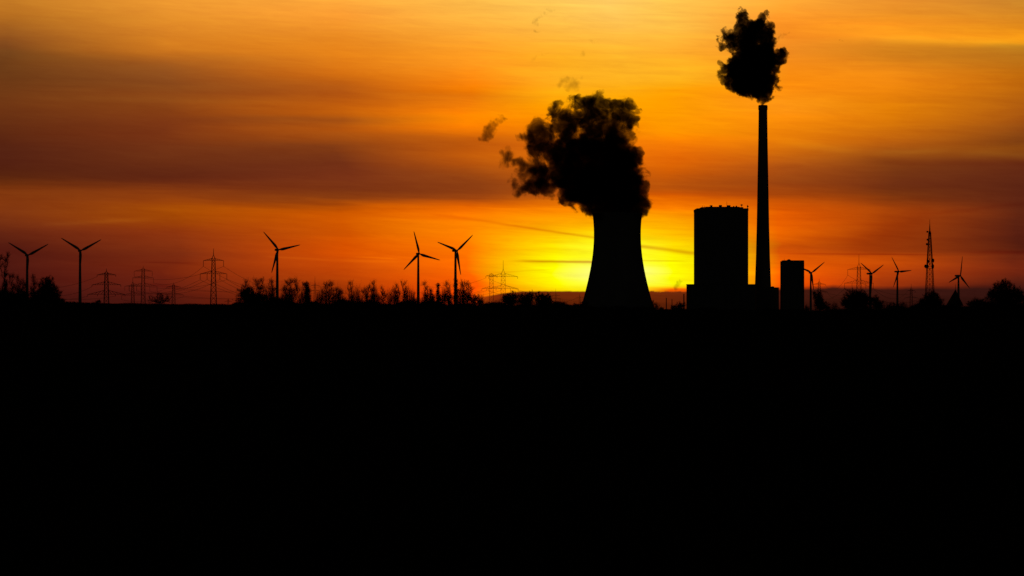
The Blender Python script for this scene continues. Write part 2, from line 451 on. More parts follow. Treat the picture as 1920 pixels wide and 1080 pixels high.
# ------------------------------------------------------------------ wind turbines
def blade_mesh():
    m = MB(); R = 38.0; n = 12; secs = [(1.0, .9, .9, 0), (2.5, .95, .85, 5), (5.5, 1.75, .55, 14), (9, 1.95, .42, 12), (16, 1.55, .32, 8), (24, 1.15, .22, 5), (31, .85, .15, 2), (36, .55, .09, 0), (38, .16, .04, 0)]
    v = []
    for z, ch_, th_, tw in secs:
        tw = math.radians(tw)
        for i in range(n):
            t = 2 * math.pi * i / n
            x, y = ch_ * math.cos(t), th_ * math.sin(t)
            x += 0.35 * (ch_ - .9)
            v.append((x * math.cos(tw) - y * math.sin(tw), x * math.sin(tw) + y * math.cos(tw), z))
    f = [(j * n + i, j * n + (i + 1) % n, (j + 1) * n + (i + 1) % n, (j + 1) * n + i) for j in range(len(secs) - 1) for i in range(n)]
    f += [tuple(range(n))[::-1], tuple(range((len(secs) - 1) * n, len(secs) * n))]
    return m.add([(p[0] * 1.18, p[1] * 1.18, p[2]) for p in v], f)


def nacelle_mesh():
    m = MB(); n = 16
    secs = [(-3.2, 1.25), (-2.6, 1.65), (0, 1.9), (4, 1.85), (7, 1.6), (8.4, 1.1)]
    v = []
    for y, r in secs:
        for i in range(n):
            t = 2 * math.pi * i / n
            cx, cz = math.cos(t), math.sin(t)
            q = (abs(cx) ** 4 + abs(cz) ** 4) ** .25
            v.append((r * cx / q * .95, y, r * cz / q))
    f = [(j * n + i, j * n + (i + 1) % n, (j + 1) * n + (i + 1) % n, (j + 1) * n + i) for j in range(len(secs) - 1) for i in range(n)]
    f += [tuple(range(n))[::-1], tuple(range((len(secs) - 1) * n, len(secs) * n))]
    m.add(v, f)
    m.bar((0, 6.6, 1.5), (0, 6.6, 3.2), .09)
    return m


def hub_mesh():
    m = MB(); n = 16
    secs = [(-3.3, 1.35), (-4.2, 1.55), (-5.2, 1.4), (-5.9, .9), (-6.2, .2)]
    v = [(r * math.cos(2 * math.pi * i / n), y, r * math.sin(2 * math.pi * i / n)) for y, r in secs for i in range(n)]
    f = [(j * n + i, j * n + (i + 1) % n, (j + 1) * n + (i + 1) % n, (j + 1) * n + i) for j in range(len(secs) - 1) for i in range(n)]
    f += [tuple(range(n))[::-1], tuple(range((len(secs) - 1) * n, len(secs) * n))]
    return m.add(v, f)


def make_turbine():
    root = thing('wind_turbine', 'x', 'wind turbine', (0, 0, 0), 0, 'wind turbines on the horizon')
    MB().lathe([(2.75, 0), (2.55, .15), (2.2, .5), (1.75, .85), (1.55, 1.0)], 24).build('tower', M_white, root, True)
    nacelle_mesh().build('nacelle', M_white, root, True)
    hub_mesh().build('hub', M_white, root, True)
    bm_ = blade_mesh()
    b0 = bm_.build('blade', M_white, root, True)
    for k in (1, 2):
        b = b0.copy(); col.objects.link(b); b.parent = root
    return root


def copy_tree(o, parent=None):
    c_ = o.copy(); col.objects.link(c_); c_.parent = parent
    for chd in list(o.children):
        copy_tree(chd, c_)
    return c_


# hub x, hub y, rotor radius, foreshortening, blade angle, label
TURB = [
    (52.5, 478.5, 45, .90, 28, 'wind turbine with a V of two blades above the bushes at the left edge'),
    (151.5, 470, 45, .92, 28, 'wind turbine with a V of two blades standing clear of any tree'),
    (522, 468.3, 45.5, .89, 12, 'wind turbine between the tallest left pylon and the long row of bare trees'),
    (786, 475.8, 43.5, .93, 104, 'wind turbine with one blade up, rising behind the row of bare trees'),
    (857, 470, 46.5, .83, 40, 'wind turbine with one blade hanging down, last of the row before the cooling tower'),
    (1521.7, 511.3, 33.5, .95, 37, 'small wind turbine half tucked behind the narrow flat topped block'),
    (1634.7, 513, 37, .75, 27, 'small wind turbine beside the pylon and the round bare tree'),
    (1685.3, 509.2, 33, .80, 4, 'small wind turbine with one level blade, left of the lattice mast'),
    (1800.7, 517, 37.5, .72, 80, 'small wind turbine with one blade straight up, right of the lattice mast'),
]
proto = make_turbine()
for i, (px, py, R, k, th_, lab) in enumerate(TURB):
    Y = 38.0 / R * FPX
    t = proto if i == 0 else copy_tree(proto)
    phi = math.acos(k)
    hub = pix(px, py, Y)
    n_ = Vector((math.sin(phi), -math.cos(phi)))        # the way the rotor faces
    base = Vector((hub.x, hub.y)) - n_ * 4.5
    g = float(ground_z(base.x, base.y)) - 0.5
    t.location = (base.x, base.y, g); t.rotation_euler = (0, 0, phi)
    t['label'] = lab
    hz = hub.z - g
    nb = 0
    for o in t.children:
        kind_ = o.name.split('.')[0]
        if kind_ == 'tower':
            o.scale = (1, 1, hz - 1.5)
        elif kind_ == 'blade':
            o.location = (0, -4.5, hz)
            o.rotation_euler = (0, math.radians(90 - (th_ + 120 * nb)), 0)
            nb += 1
        else:
            o.location = (0, 0, hz)

# ------------------------------------------------------------------ pylons and cables
def lattice(m, zs, hw, r, rb):
    """four-legged lattice: heights, half widths, leg radius, brace radius"""
    for i in range(len(zs) - 1):
        z0, z1, a, b = zs[i], zs[i + 1], hw[i], hw[i + 1]
        lo = [(-a, -a, z0), (a, -a, z0), (a, a, z0), (-a, a, z0)]
        hi = [(-b, -b, z1), (b, -b, z1), (b, b, z1), (-b, b, z1)]
        for k in range(4):
            m.bar(lo[k], hi[k], r)
            m.bar(lo[k], hi[(k + 1) % 4], rb); m.bar(lo[(k + 1) % 4], hi[k], rb)
            m.bar(hi[k], hi[(k + 1) % 4], rb)


def levels(z0, z1, w0, w1, ratio=2.0):
    zs, ws = [z0], [w0]
    while True:
        w_ = np.interp(zs[-1], [z0, z1], [w0, w1])
        nz = zs[-1] + max(w_ * ratio, 2.4)
        if nz > z1 - 1.5:
            break
        zs.append(nz); ws.append(float(np.interp(nz, [z0, z1], [w0, w1])))
    zs.append(z1); ws.append(w1)
    return zs, ws


def pylon(px, ytop, arms, Y, label, w_base, w_top, ins=4.5, bold=1.0, shoulder=None):
    """arms: (y, reach, wires per side); sizes in photo units"""
    s = Y / FPX
    x = (px - HX) * s
    g = float(ground_z(x, Y)) - .3
    t = thing('power_pylon', label, 'pylon', (x, Y, g), 0, 'steel lattice pylons on the plain')
    za = zy(arms[0][0] - 3, Y) - g
    zs, ws = levels(0, za, w_base * s, w_top * s)
    m = MB()
    lattice(m, zs, ws, .20 * bold, .10 * bold)
    m.build('tower', M_steel, t)
    zp = zy(ytop, Y) - g
    m = MB()
    for sx in (-1, 1):
        for sy in (-1, 1):
            m.bar((sx * w_top * s, sy * w_top * s, za), (0, 0, za + (zp - za) * .35), .17 * bold)
    m.bar((0, 0, za + (zp - za) * .35), (0, 0, zp), .30 * bold, .15 * bold)
    m.build('peak', M_steel, t)
    att = []
    for (ya, reach, nw) in arms:
        z = zy(ya, Y) - g
        wb = float(np.interp(z, [0, za], [w_base * s, w_top * s]))
        m = MB()
        for sx in (-1, 1):
            L = reach * s
            tip = (sx * L, 0, z - .12 * L * .5)
            for sy in (-1, 1):
                m.bar((sx * wb, sy * wb, z - .05 * L), tip, .15 * bold)
                m.bar((sx * wb, sy * wb, z + .16 * L), tip, .15 * bold)
                for q in (.2, .4, .6, .8):
                    p0 = Vector((sx * wb, sy * wb, z - .05 * L)).lerp(Vector(tip), q)
                    p1 = Vector((sx * wb, sy * wb, z + .16 * L)).lerp(Vector(tip), q - .2)
                    m.bar(p0, p1, .09 * bold)
            m.bar((-wb, sx * wb, z - .05 * L), (wb, sx * wb, z - .05 * L), .12 * bold)
            for k in range(nw):
                q = 1.0 - k * .52
                p = Vector((sx * wb, 0, z - .05 * L)).lerp(Vector(tip), (q * L - wb) / (L - wb))
                MB().bar(p, p + Vector((0, 0, -ins)), .17 * bold, n=5).build('insulator', M_steel, t)
                att.append(Vector((x, Y, g)) + p + Vector((0, 0, -ins)))
        m.build('crossarm', M_steel, t)
    att.append(Vector((x, Y, g + zp)))
    return att


PY = {}
PY['a'] = pylon(199.5, 503.5, [(514.5, 17.5, 1), (532.5, 27, 1), (550, 35, 2)], 3600, 'dark pylon with three widening crossarms just right of the second turbine', 5.2, 2.6, 2.0, 1.7)
PY['b'] = pylon(268.5, 498.5, [(507.5, 17, 1), (520, 19.5, 1), (535, 26, 2)], 4400, 'tall thin pylon with three crossarms, tallest of the cluster of four left pylons', 4.2, 2.4, 7.0, 1.2)
PY['c'] = pylon(249, 519.5, [(536, 15, 2), (552.5, 21, 1)], 4900, 'faint short pylon with two crossarms standing left against the tall thin one', 3.8, 1.8, 6.5, 1.25)
PY['d'] = pylon(325.5, 530, [(537.5, 13, 1), (552, 19, 1)], 5400, 'small pylon with two crossarms right of the twiggy bush', 3.6, 2.0, 2.0, 1.4)
PY['e'] = pylon(400.3, 466, [(487.5, 19, 1), (512, 25, 2)], 3600, 'tallest left pylon with a long spike and insulators hanging from two crossarms', 6.2, 2.8, 6.5, 1.6)
PY['f'] = pylon(428, 560, [(565, 7, 1)], 8000, 'tiny distant pylon low on the horizon left of the row of bare trees', 1.8, 1.0, 2.0, 1.3)
PY['g'] = pylon(590.5, 518, [(535, 8, 1), (545, 10, 1)], 6000, 'thin pylon peeping out between the bare trees', 3.2, 1.2, 2.5, 1.3)
PY['h'] = pylon(921.5, 512, [(517, 10.5, 1), (540, 18, 2)], 5000, 'pylon with two crossarms, left of the pair near the glowing sun', 4.6, 3.0, 3.0, 1.5)
PY['i'] = pylon(943.5, 488, [(517, 27, 1), (539.5, 28, 2)], 4300, 'taller pylon with a long spike, right of the pair near the glowing sun', 5.0, 3.6, 3.0, 1.3)
PY['j'] = pylon(1042, 541, [(554, 8, 1), (560, 10, 1)], 7500, 'tiny faint pylon in front of the cloud bank left of the cooling tower', 2.2, 1.0, 2.0, 1.2)
PY['k'] = pylon(1087, 550, [(558.5, 9, 1)], 7800, 'tiny faint pylon close against the left foot of the cooling tower', 2.2, 1.0, 2.0, 1.2)
PY['l'] = pylon(1536, 523, [(532.5, 12, 1), (546.5, 16, 1)], 5500, 'small pylon above a dark conical tree right of the narrow flat topped block', 3.6, 1.8, 2.0, 1.35)
PY['m'] = pylon(1610.5, 477, [(504, 21, 1), (529.5, 27, 2)], 3700, 'tall faint pylon with hanging insulators behind the round bare tree', 5.6, 2.8, 6.5, 1.1)
PY['n'] = pylon(1708.5, 532, [(545, 8, 1), (558, 13, 1)], 6000, 'faint grey pylon between the two small turbines and the lattice mast', 3.0, 1.6, 2.5, 1.3)


def cable(p, q, sag, r, label):
    n = 24; v = []
    for i in range(n + 1):
        t = i / n
        pt = p.lerp(q, t) + Vector((0, 0, -4 * sag * t * (1 - t)))
        v += [pt + Vector((0, 0, r)), pt + Vector((r * .87, -r * .3, -r * .5)), pt + Vector((-r * .87, r * .3, -r * .5))]
    f = [(3 * i + k, 3 * i + (k + 1) % 3, 3 * i + 3 + (k + 1) % 3, 3 * i + 3 + k) for i in range(n) for k in range(3)]
    return tag(MB().add(v, f).build('power_cable', M_cable), label, 'cable', label)


def span(A, B, sag, r, label, n=None):
    A = sorted(A[:-1], key=lambda a: (round(a.z), a.x)); B = sorted(B[:-1], key=lambda a: (round(a.z), a.x))
    if n is None:
        n = min(len(A), len(B))
    for k in range(n):
        cable(A[int(k * len(A) / n)], B[int(k * len(B) / n)], sag, r, label)


def ghost(px, py, Y):
    """attachment points of a pylon hidden behind trees"""
    return [pix(px + dx_, py + dy_, Y) for dx_, dy_ in ((-12, 0), (12, 0), (-16, 12), (16, 12), (-8, 12), (8, 12))] + [pix(px, py - 8, Y)]


span(PY['b'], PY['e'], 9, .16, 'thin cables rising from the thin left pylons to the tallest left pylon')
span(PY['e'], ghost(560, 538, 5200), 14, .16, 'thin cables falling from the tallest left pylon into the bare trees')
span(ghost(70, 540, 3900), PY['a'], 5, .16, 'thin cables running left from the dark pylon past the second turbine', 4)
span(PY['d'], PY['g'], 8, .16, 'thin cables running low from the small pylon towards the row of bare trees', 4)
span(PY['c'], PY['d'], 6, .16, 'thin cables strung between the faint short pylon and the small pylon', 4)
span(PY['i'], PY['k'], 12, .16, 'thin cables slanting down from the pylon pair to the cooling tower', 4)
span(ghost(800, 535, 5200), PY['h'], 8, .16, 'thin cables strung from the row of bare trees to the pylon pair', 4)
span(PY['l'], PY['m'], 12, .16, 'thin cables strung between the small pylon and the tall faint right pylon')
span(PY['m'], PY['n'], 12, .16, 'thin cables sagging right from the tall faint pylon behind the small turbines', 4)

# ------------------------------------------------------------------ lattice radio mast
YM = 2900.0
s = YM / FPX
x = (1743.3 - HX) * s
g = float(ground_z(x, YM)) - .3
mast = thing('radio_mast', 'tall red lattice radio mast hung with dishes, rising behind a dark bush', 'radio mast', (x, YM, g), math.radians(4))
zt = zy(436, YM) - g
zmid = zy(500, YM) - g
m = MB()
zs, ws = levels(0, zmid, 8.6 * s, 5.0 * s, 1.5)
lattice(m, zs, ws, .30, .13)
zs2, ws2 = levels(zmid, zt, 5.0 * s, 1.7 * s, 1.9)
lattice(m, zs2, ws2, .32, .16)
m.bar((0, 0, 0), (0, 0, zt), .16)
m.build('lattice', M_mast, mast)
m = MB()
m.bar((0, 0, zt - 2), (0, 0, zy(427, YM) - g), .75, .5, 8).bar((0, 0, zy(427, YM) - g), (0, 0, zy(421, YM) - g), .45, .3, 6).bar((0, 0, zy(421, YM) - g), (0, 0, zy(411, YM) - g), .26, .16)
m.build('aerial', M_mast, mast)
MB().box((0, 0, zt - .5), (3.6 * s, 3.6 * s, 3)).build('aerial_housing', M_mast, mast)
for i, (px, py, r) in enumerate(((1739.3, 434.5, 1.4), (1739, 449.5, 1.5), (1738.6, 457.8, 1.7), (1748.8, 488.5, 2.8), (1741, 490, 2.2), (1735.6, 499.3, 2.7), (1739.5, 499.6, 2.4), (1748.3, 499.3, 3.0))):
    zc = zy(py, YM) - g
    xc = (px - 1743.3) * s
    d = MB()
    ax = Vector((1 if xc > 0 else -1, -.8, 0)).normalized()
    cpt = Vector((xc, -1.2 if i % 2 else .8, zc))
    d.bar(cpt - ax * .5, cpt + ax * .5, r * s * 1.05, r * s * 1.3, 16)
    d.bar(cpt, Vector((xc * .3, 0, zc)), .14)
    d.build('dish', M_mast, mast)
for py in (493, 503):
    zc = zy(py, YM) - g
    wv = float(np.interp(zc, [0, zmid, zt], [9.6 * s, 5.6 * s, 1.6 * s])) + .5
    MB().box((0, 0, zc), (2 * wv, 2 * wv, .22)).build('platform', M_mast, mast)

# ------------------------------------------------------------------ roof, poles
YH = 2250.0
s = YH / FPX
x = (1790 - HX) * s
g = float(ground_z(x, YH))
hut = thing('pointed_tower', 'small building with a steep pointed roof and thin finial beneath the last small turbine', 'building', (x, YH, g - .3))
ze = zy(573, YH) - g + .3; zap = zy(542.5, YH) - g + .3
MB().box((0, 0, ze / 2), (22 * s, 22 * s, ze)).build('wall', M_wall, hut)
a = 14.5 * s
rf = MB().add([(-a, -a, ze), (a, -a, ze), (a, a, ze), (-a, a, ze), (1.5 * s, 0, zap)], [(0, 1, 4), (1, 2, 4), (2, 3, 4), (3, 0, 4), (3, 2, 1, 0)]).build('roof', M_tile, hut)
MB().bar((1.5 * s, 0, zap - .8), (1.5 * s, 0, zy(533, YH) - g + .3), .2, .08, 6).build('finial', M_steel, rf)

for px, yt, wd, lab in ((1249.3, 559, 2.0, 'thin post in the gap between cooling tower and boiler house, tallest near the gap centre'),
                        (1260, 561.5, 1.6, 'thinner short post in the gap, just right of the tallest post'),
                        (1282.3, 552, 2.6, 'stout dark post close against the left wall of the low power plant building')):
    Y = 3300.0; s = Y / FPX
    p = pix(px, yt, Y); g = float(ground_z(p.x, Y)) - .3
    o = thing('lamp_post', lab, 'post', (p.x, Y, g), 0, 'posts in the gap beside the boiler house')
    MB().bar((0, 0, 0), (0, 0, p.z - g), wd * s * .62, wd * s * .4, 8).build('pole', M_steel, o)
    MB().box((0, -.4, p.z - g + .2), (wd * s * 1.0, 1.4, .4)).build('lamp_head', M_steel, o)

# ------------------------------------------------------------------ trees and shrubs
def tube_edges(P0, P1, R0, R1, n=3):
    """vectorised tapered tubes -> verts, faces"""
    D = P1 - P0
    L = np.linalg.norm(D, axis=1, keepdims=True) + 1e-9
    D = D / L
    ref = np.where(np.abs(D[:, 2:3]) < .9, np.array([[0, 0, 1.0]]), np.array([[1.0, 0, 0]]))
    A = np.cross(D, ref); A /= np.linalg.norm(A, axis=1, keepdims=True) + 1e-9
    B = np.cross(D, A)
    rings = []
    for P, R in ((P0, R0), (P1, R1)):
        for i in range(n):
            t = 2 * math.pi * i / n
            rings.append(P + (A * math.cos(t) + B * math.sin(t)) * R[:, None])
    V = np.stack(rings, 1)                     # E, 2n, 3
    E = len(P0)
    base = (np.arange(E) * 2 * n)[:, None]
    faces = []
    for i in range(n):
        j = (i + 1) % n
        faces.append(np.hstack([base + i, base + j, base + n + j, base + n + i]))
    F = np.stack(faces, 1).reshape(-1, 4)
    return V.reshape(-1, 3), F


def mesh_np(name, V, F, mat, parent):
    me = bpy.data.meshes.new(name)
    me.vertices.add(len(V)); me.vertices.foreach_set('co', V.astype(np.float32).ravel())
    k = F.shape[1]
    me.loops.add(F.size); me.loops.foreach_set('vertex_index', F.astype(np.int32).ravel())
    me.polygons.add(len(F))
    me.polygons.foreach_set('loop_start', (np.arange(len(F)) * k).astype(np.int32))
    me.materials.append(mat)
    me.update(calc_edges=True)
    o = bpy.data.objects.new(name, me); col.objects.link(o)
    if parent:
        o.parent = parent
    return o


def grow(rng, lobes, nodes, bal=0.45):
    """branch points fill the lobes of the crown and are joined into a branching tree"""
    vol = np.array([l[3] * l[4] * l[4] for l in lobes]) ** .75
    cnt = np.maximum((vol / vol.sum() * nodes).astype(int), 12)
    pts = []
    for (cx, cy, cz, rx, rz), k in zip(lobes, cnt):
        d = rng.normal(size=(k, 3)); d /= np.linalg.norm(d, axis=1, keepdims=True)
        rad = rng.random(k) ** .42
        ang = np.arctan2(d[:, 2], d[:, 0])
        ph = rng.random(2) * 6.28
        rad = rad * (1 + .2 * np.sin(3 * ang + ph[0]) + .16 * np.sin(5 * ang + ph[1]) + .14 * rng.normal(size=k))
        pts.append(np.array([cx, cy, cz]) + d * rad[:, None] * np.array([rx, rx, rz]))
        k2 = k // 2
        tt = rng.uniform(.25, 1, k2)[:, None]
        end = np.array([cx, cy, cz]) + rng.normal(size=(k2, 3)) * np.array([rx, rx, rz]) * .5
        pts.append(np.array([0, 0, max(1.0, .12 * (cz + rz))]) * (1 - tt) + end * tt + rng.normal(size=(k2, 3)) * np.array([.35, .35, .2]))
    pts = np.concatenate(pts)
    pts = pts[pts[:, 2] > .8]
    zlow = min(l[2] - l[4] for l in lobes)
    ztr = max(min(zlow, .3 * pts[:, 2].max()), .18 * pts[:, 2].max())
    k = 6
    trunk = np.stack([np.linspace(0, .0, k), np.zeros(k), np.linspace(0, ztr, k)], 1)
    trunk[1:, :2] += rng.normal(size=(k - 1, 2)) * .02 * ztr
    P = list(trunk); par = [-1] + list(range(k - 1)); plen = list(np.linspace(0, ztr, k))
    order = np.argsort(np.linalg.norm(pts - trunk[-1], axis=1))
    arr = np.zeros((k + len(pts), 3)); arr[:k] = trunk
    pl = np.zeros(k + len(pts)); pl[:k] = plen
    n = k
    for o in order:
        q = pts[o]
        d = np.linalg.norm(arr[:n] - q, axis=1)
        cost = d + bal * pl[:n] + .6 * np.maximum(arr[:n, 2] - q[2], 0)
        cost[:k - 1] += 3.0
        j = int(np.argmin(cost))
        arr[n] = q; par.append(j); pl[n] = pl[j] + d[j]; n += 1
    par = np.array(par)
    tips = np.zeros(n); child = np.bincount(par[1:], minlength=n)
    tips[child == 0] = 1
    for i in range(n - 1, 0, -1):
        tips[par[i]] += tips[i]
    return arr, par, tips, k


def plant(name, cat, label, bx, Y, lobes_px, kind, seed, group):
    rng = np.random.default_rng(seed)
    s = Y / FPX
    x = (bx - HX) * s
    g = float(ground_z(x, Y))
    lobes = []
    for (cx, cy, rx, ry) in lobes_px:
        lobes.append(((cx - bx) * s, float(rng.normal() * rx * s * .25), zy(cy, Y) - g, rx * s * (1.25 if kind == 'bare' else 1.03), ry * s * 1.0))
    area = sum(l[3] * l[4] for l in lobes)
    nodes = int(np.clip(area * {'bare': 5.0, 'dense': 12.0, 'bush': 11.0}[kind], 60, 1500))
    arr, par, tips, k = grow(rng, lobes, nodes)
    top = arr[:, 2].max()
    t = thing(name, label, cat, (x, Y, g - .1), 0, group)
    rad = (.045 * tips ** .5 if kind == 'bare' else .035 * tips ** .46) + .012
    rad = np.minimum(rad, .028 * top + .05)
    i = np.arange(1, len(arr))
    tr = i[i < k]; br = i[i >= k]
    V, F = tube_edges(arr[par[tr]], arr[tr], rad[par[tr]], rad[tr], 6)
    mesh_np('trunk' if name == 'bare_tree' else 'stem', V, F, M_bark, t)
    V, F = tube_edges(arr[par[br]], arr[br], np.minimum(rad[par[br]], rad[br] * 1.5), rad[br], 3)
    Vs, Fs = [V], [F]; off = len(V)
    # twigs
    per = {'bare': 6, 'dense': 9, 'bush': 8}[kind]
    src = np.repeat(br, per)
    d = arr[src] - arr[par[src]]
    d /= np.linalg.norm(d, axis=1, keepdims=True) + 1e-9
    d = d * .7 + rng.normal(size=d.shape) * .5 + np.array([0, 0, .75 if kind == 'bare' else .3])
    d /= np.linalg.norm(d, axis=1, keepdims=True)
    L = rng.uniform(.5, 1.9, len(src)) * {'bare': 1.45, 'dense': .9, 'bush': .75}[kind] * min(1.0, .25 + top / 16)
    f0 = rng.random(len(src))[:, None]
    p0 = arr[par[src]] * f0 + arr[src] * (1 - f0)
    rr = np.full(len(src), .030 if kind == 'bare' else .045)
    V, F = tube_edges(p0, p0 + d * L[:, None], rr, rr * .4, 3)
    Vs.append(V); Fs.append(F + off); off += len(V)
    # second order twigs
    src2 = np.repeat(np.arange(len(src)), 2)
    f1 = rng.uniform(.3, .9, len(src2))[:, None]
    q0 = p0[src2] + d[src2] * L[src2][:, None] * f1
    d2 = d[src2] + rng.normal(size=(len(src2), 3)) * .6; d2 /= np.linalg.norm(d2, axis=1, keepdims=True)
    V, F = tube_edges(q0, q0 + d2 * (L[src2] * .5)[:, None], rr[src2] * .6, rr[src2] * .3, 3)
    Vs.append(V); Fs.append(F + off)
    mesh_np('crown' if name == 'bare_tree' else 'twigs', np.concatenate(Vs), np.concatenate(Fs), M_twig, t)
    if kind in ('dense', 'bush'):
        # leaf-sized faces (ivy, evergreen leaves, withered leaves)
        n = int(area * (60 if kind == 'dense' else 110))
        j = rng.choice(br, n)
        c_ = arr[j] + rng.normal(size=(n, 3)) * .38
        c_[:, 2] = np.maximum(c_[:, 2], .1)
        sz = rng.uniform(.10, .34, n)[:, None]
        a_ = rng.normal(size=(n, 3)); a_ /= np.linalg.norm(a_, axis=1, keepdims=True)
        b_ = np.cross(a_, rng.normal(size=(n, 3))); b_ /= np.linalg.norm(b_, axis=1, keepdims=True) + 1e-9
        V = np.stack([c_ - a_ * sz, c_ + b_ * sz * .55, c_ + a_ * sz, c_ - b_ * sz * .55], 1).reshape(-1, 3)
        F = np.arange(4 * n).reshape(-1, 4)
        mesh_np('foliage', V, F, M_leaf, t)
    return t


